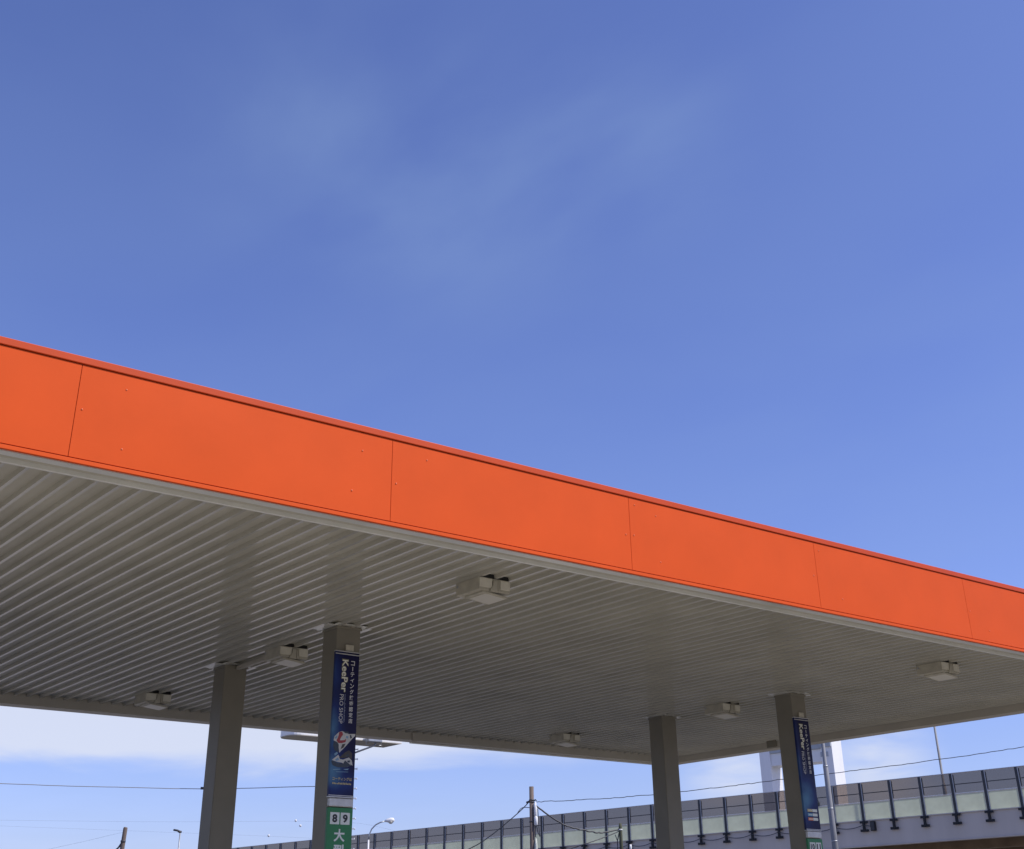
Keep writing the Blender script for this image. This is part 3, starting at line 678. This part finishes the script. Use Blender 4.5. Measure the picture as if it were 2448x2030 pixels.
# speaker-like box and its cable on the girder face
gb = road_pt(9.4, 0.02, -HB-0.35)
bx = thing('equipment_box', 'small black box fixed to the grey girder face, right of the tall grey pole', 'box', gb, th)
bm = nb(); box(bm, -0.15, 0.15, -0.11, 0.12, -0.27, 0.27, bev=0.02); obj('case', bm, m_bracket, bx)
bm = nb(); box(bm, -0.11, 0.11, 0.121, 0.13, -0.22, 0.22); obj('front_grille', bm, m_post, bx)
bm = nb(); pts = [road_pt(9.55, 0.10, -HB-0.35)]
for n in range(5, 24):
    for k in range(8):
        f = k/8; pts.append(road_pt(2.0*n+2.0*f, 0.15, -HB-0.26 - 0.16*4*f*(1-f)))
tube(bm, pts, 0.022, 5)
tag(obj('girder_cable', bm, m_wire), 'dark cable hanging in loops between the clamps along the grey girder', 'cable')

# lamp post standing on the road behind the barrier
LPp = pol(55.5, 0, 88.5); deck_z = ZTOP - HB - 0.6
lpo = thing('lamp_post', 'thin dark lamp post rising behind the noise barrier at the right', 'lamp post', (LPp.x, LPp.y, deck_z))
bm = nb(); tube(bm, [(0, 0, 0), (0, 0, 2.4), (0, 0, 2.42), (0, 0, 8.6)], [0.13, 0.115, 0.075, 0.06], 12); obj('pole', bm, m_pole_grey, lpo)
bm = nb(); tube(bm, [(0, 0, 8.6), (-0.3, 0.1, 9.2), (-1.2, 0.4, 9.5)], 0.05, 8); obj('arm', bm, m_steel, lpo)
bm = nb(); box(bm, -1.9, -1.15, 0.28, 0.58, 9.44, 9.58, bev=0.04); obj('lamp_head', bm, m_steel, lpo)

# ------------------------------------------------------------------ bridge tower far behind
TD = 250.0; tp = pol(48.33, 0, TD); tp.z = 0
tax = R(165)
tow = thing('portal_tower', 'pale two-legged portal tower with a cross beam, beyond the elevated road', 'tower', tp, math.atan2(math.cos(tax), math.sin(tax)))
# local x along the frame (towards az 165), local y = away from it at az 75
DEP = 4.3
bm = nb(); box(bm, 0, 2.05, 0, DEP, 0, 34, bev=0.05); obj('leg', bm, m_tower, tow)
bm = nb(); box(bm, 12.1, 14.2, 0, DEP, 0, 34, bev=0.05); obj('leg', bm, m_tower, tow)
bm = nb(); box(bm, 2.06, 12.09, 0.35, DEP-0.3, 28.9, 31.0, bev=0.05); obj('cross_beam', bm, m_tower, tow)
bm = nb(); box(bm, 2.06, 12.09, 0.05, DEP-0.1, 31.01, 33.4, bev=0.05); obj('upper_beam', bm, m_tower_band, tow)
bm = nb(); box(bm, 12.0, 14.1, -0.3, -0.01, 31.2, 33.4); obj('ledge', bm, m_tower_band, tow)
bm = nb(); box(bm, 12.0, 13.4, -0.15, -0.01, 29.6, 30.4); obj('ledge', bm, m_tower_band, tow)

# ------------------------------------------------------------------ overhead wires
def wire(name, pts, r, label, wob=0.0, seg=6, sub=10, m=None):
    P = [Vector(p) for p in pts]; out_ = []
    n = len(P)
    for i in range(n-1):
        p0_, p1_, p2_, p3_ = P[max(i-1, 0)], P[i], P[i+1], P[min(i+2, n-1)]
        for k in range(sub):
            t = k/sub
            out_.append(0.5*((2*p1_) + (p2_-p0_)*t + (2*p0_-5*p1_+4*p2_-p3_)*t*t + (3*p1_-p0_-3*p2_+p3_)*t**3))
    out_.append(P[-1])
    if wob:
        rng = random.Random(len(pts)*7+sub)
        out_ = [p + Vector((0, 0, rng.uniform(-wob, wob))) for p in out_]
    bm = nb(); tube(bm, out_, r, seg)
    return tag(obj(name, bm, m or m_wire), label, 'cable')
UCp = Vector((UC.x, UC.y, 0)); EB = pol(58.77, 6.54, 60); 
def chord(az, el):
    dx, dy = math.sin(R(az)), math.cos(R(az)); ex, ey = EB.x-UC.x, EB.y-UC.y
    d = (UC.x*ey-UC.y*ex)/(dx*ey-dy*ex)
    return pol(az, el, d)
ext = EB + (EB-chord(50.0, 5.83))*0.5; ext.z = EB.z+0.75
wire('overhead_wire', [chord(38.97, 5.10), chord(42.76, 5.23), chord(46.5, 5.50), chord(49.2, 5.73), chord(54.0, 6.11), EB, ext], 0.015,
     'twisted overhead cable rising right from the middle utility pole across the tower', wob=0.016, sub=22)
wire('overhead_wire', [pol(8, 5.85, 56), pol(17.36, 5.71, 56), pol(21.81, 5.66, 56), pol(25.21, 5.64, 56), pol(29.85, 5.76, 56), pol(31.0, 5.80, 55.5)], 0.015,
     'thin overhead cable crossing the open sky behind the left columns', wob=0.006, m=m_greywire)
bm = nb(); tube(bm, [pol(25.1, 5.66, 56), pol(25.32, 5.66, 56)], [0.05, 0.05], 8); tag(obj('cable_clip', bm, m_band), 'small dark clip on the cable just left of the leftmost plain column', 'clip')
wire('overhead_wire', [pol(38.66, 5.12, 60), pol(38.16, 4.67, 60), pol(36.99, 3.81, 60), pol(36.13, 3.35, 60), pol(34.5, 2.7, 60)], 0.022,
     'cable sloping steeply down left from the middle utility pole', wob=0.004)
wire('overhead_wire', [pol(38.72, 4.88, 60), pol(38.35, 4.88, 60), pol(38.13, 4.64, 60)], 0.016, 'short jumper cable joining the middle utility pole to its left down cable')
wire('overhead_wire', [pol(38.90, 4.98, 60), pol(40.02, 4.25, 60.6), pol(40.88, 4.0, 61), pol(41.65, 3.89, 61.5), pol(42.33, 4.0, 62)], 0.034,
     'thick lumpy cable sagging between the middle and the short mossy utility poles', wob=0.018)
wire('overhead_wire', [pol(42.33, 3.93, 62), pol(41.6, 3.68, 61.5), pol(40.95, 3.49, 61), pol(40.25, 3.30, 61), pol(38.5, 2.9, 60)], 0.022,
     'cable running down left from the short mossy utility pole across the barrier', wob=0.006)
wire('overhead_wire', [pol(22.25, 4.0, 60), pol(21.9, 3.93, 60), pol(20.5, 3.6, 60), pol(16, 2.6, 60)], 0.003, 'fine wire leading left from the weathered pole with the broken top')
wire('overhead_wire', [pol(12.0, 4.36, 75), pol(23.0, 4.40, 75), pol(29.03, 4.44, 75), pol(31.44, 4.37, 75), pol(33.11, 4.06, 75), pol(35, 3.62, 75)], 0.0025, 'hair thin upper wire behind the banner column numbered 8 9')
wire('overhead_wire', [pol(12.0, 4.3, 75), pol(23.0, 4.05, 75), pol(27.98, 3.88, 75), pol(31.4, 3.72, 75)], 0.0022, 'hair thin lower wire behind the banner column numbered 8 9')
for (az_, el_, lab) in ((29.03, 4.46, 'tiny white insulator on the upper hair thin wire, highest of three'), (29.23, 4.27, 'tiny white insulator hanging just under the highest one'), (27.98, 3.90, 'tiny white insulator on the lower hair thin wire, set apart to the left')):
    bm = nb(); c_ = pol(az_, el_, 75)
    tube(bm, [c_+Vector((0, 0, -0.06)), c_+Vector((0, 0, -0.02)), c_+Vector((0, 0, 0.03)), c_+Vector((0, 0, 0.06))], [0.03, 0.06, 0.06, 0.03], 10)
    tag(obj('insulator', bm, m_white), lab, 'insulator', 'white insulators on the hair thin wires')

# white pipe top beside the short pole
WP = pol(42.78, 0, 61); bm = nb(); tube(bm, [(WP.x, WP.y, 0), (WP.x, WP.y, 5.02), (WP.x, WP.y, 5.10), (WP.x, WP.y, 5.26)], [0.025, 0.025, 0.05, 0.045], 10)
tag(obj('marker_post', bm, m_white), 'slim white topped post just right of the short mossy utility pole', 'post')

# far tree whose tip shows above the barrier
TR = pol(50.45, 0, 132); tr = thing('far_tree', 'tip of a distant sparse tree peeking over the noise barrier beside the tall grey pole', 'tree', (TR.x, TR.y, 0))
bm = nb(); tube(bm, [(0, 0, 0), (0.1, 0, 6), (0, 0.1, 12.6)], [0.3, 0.2, 0.04], 8)
for k in range(9):
    a = k*2.4; z = 8+k*0.5; tube(bm, [(0, 0, z), (math.cos(a)*1.0, math.sin(a)*1.0, z+0.9)], [0.06, 0.015], 5)
obj('trunk', bm, m_wood, tr)
bm = nb(); rng = random.Random(5)
for k in range(900):
    z = rng.uniform(8, 13.0); rr = (13.3-z)*0.33*rng.random()**0.5; a = rng.uniform(0, 6.28)
    c_ = Vector((rr*math.cos(a), rr*math.sin(a), z)); d1 = Vector((rng.gauss(0, 1), rng.gauss(0, 1), rng.gauss(0, 1))).normalized()*0.12; d2 = d1.cross(Vector((rng.gauss(0, 1), rng.gauss(0, 1), 1))).normalized()*0.08
    bm.faces.new([bm.verts.new(c_+v) for v in (d1, d2, -d1, -d2)])
obj('crown', bm, m_leaf, tr, fix=False)
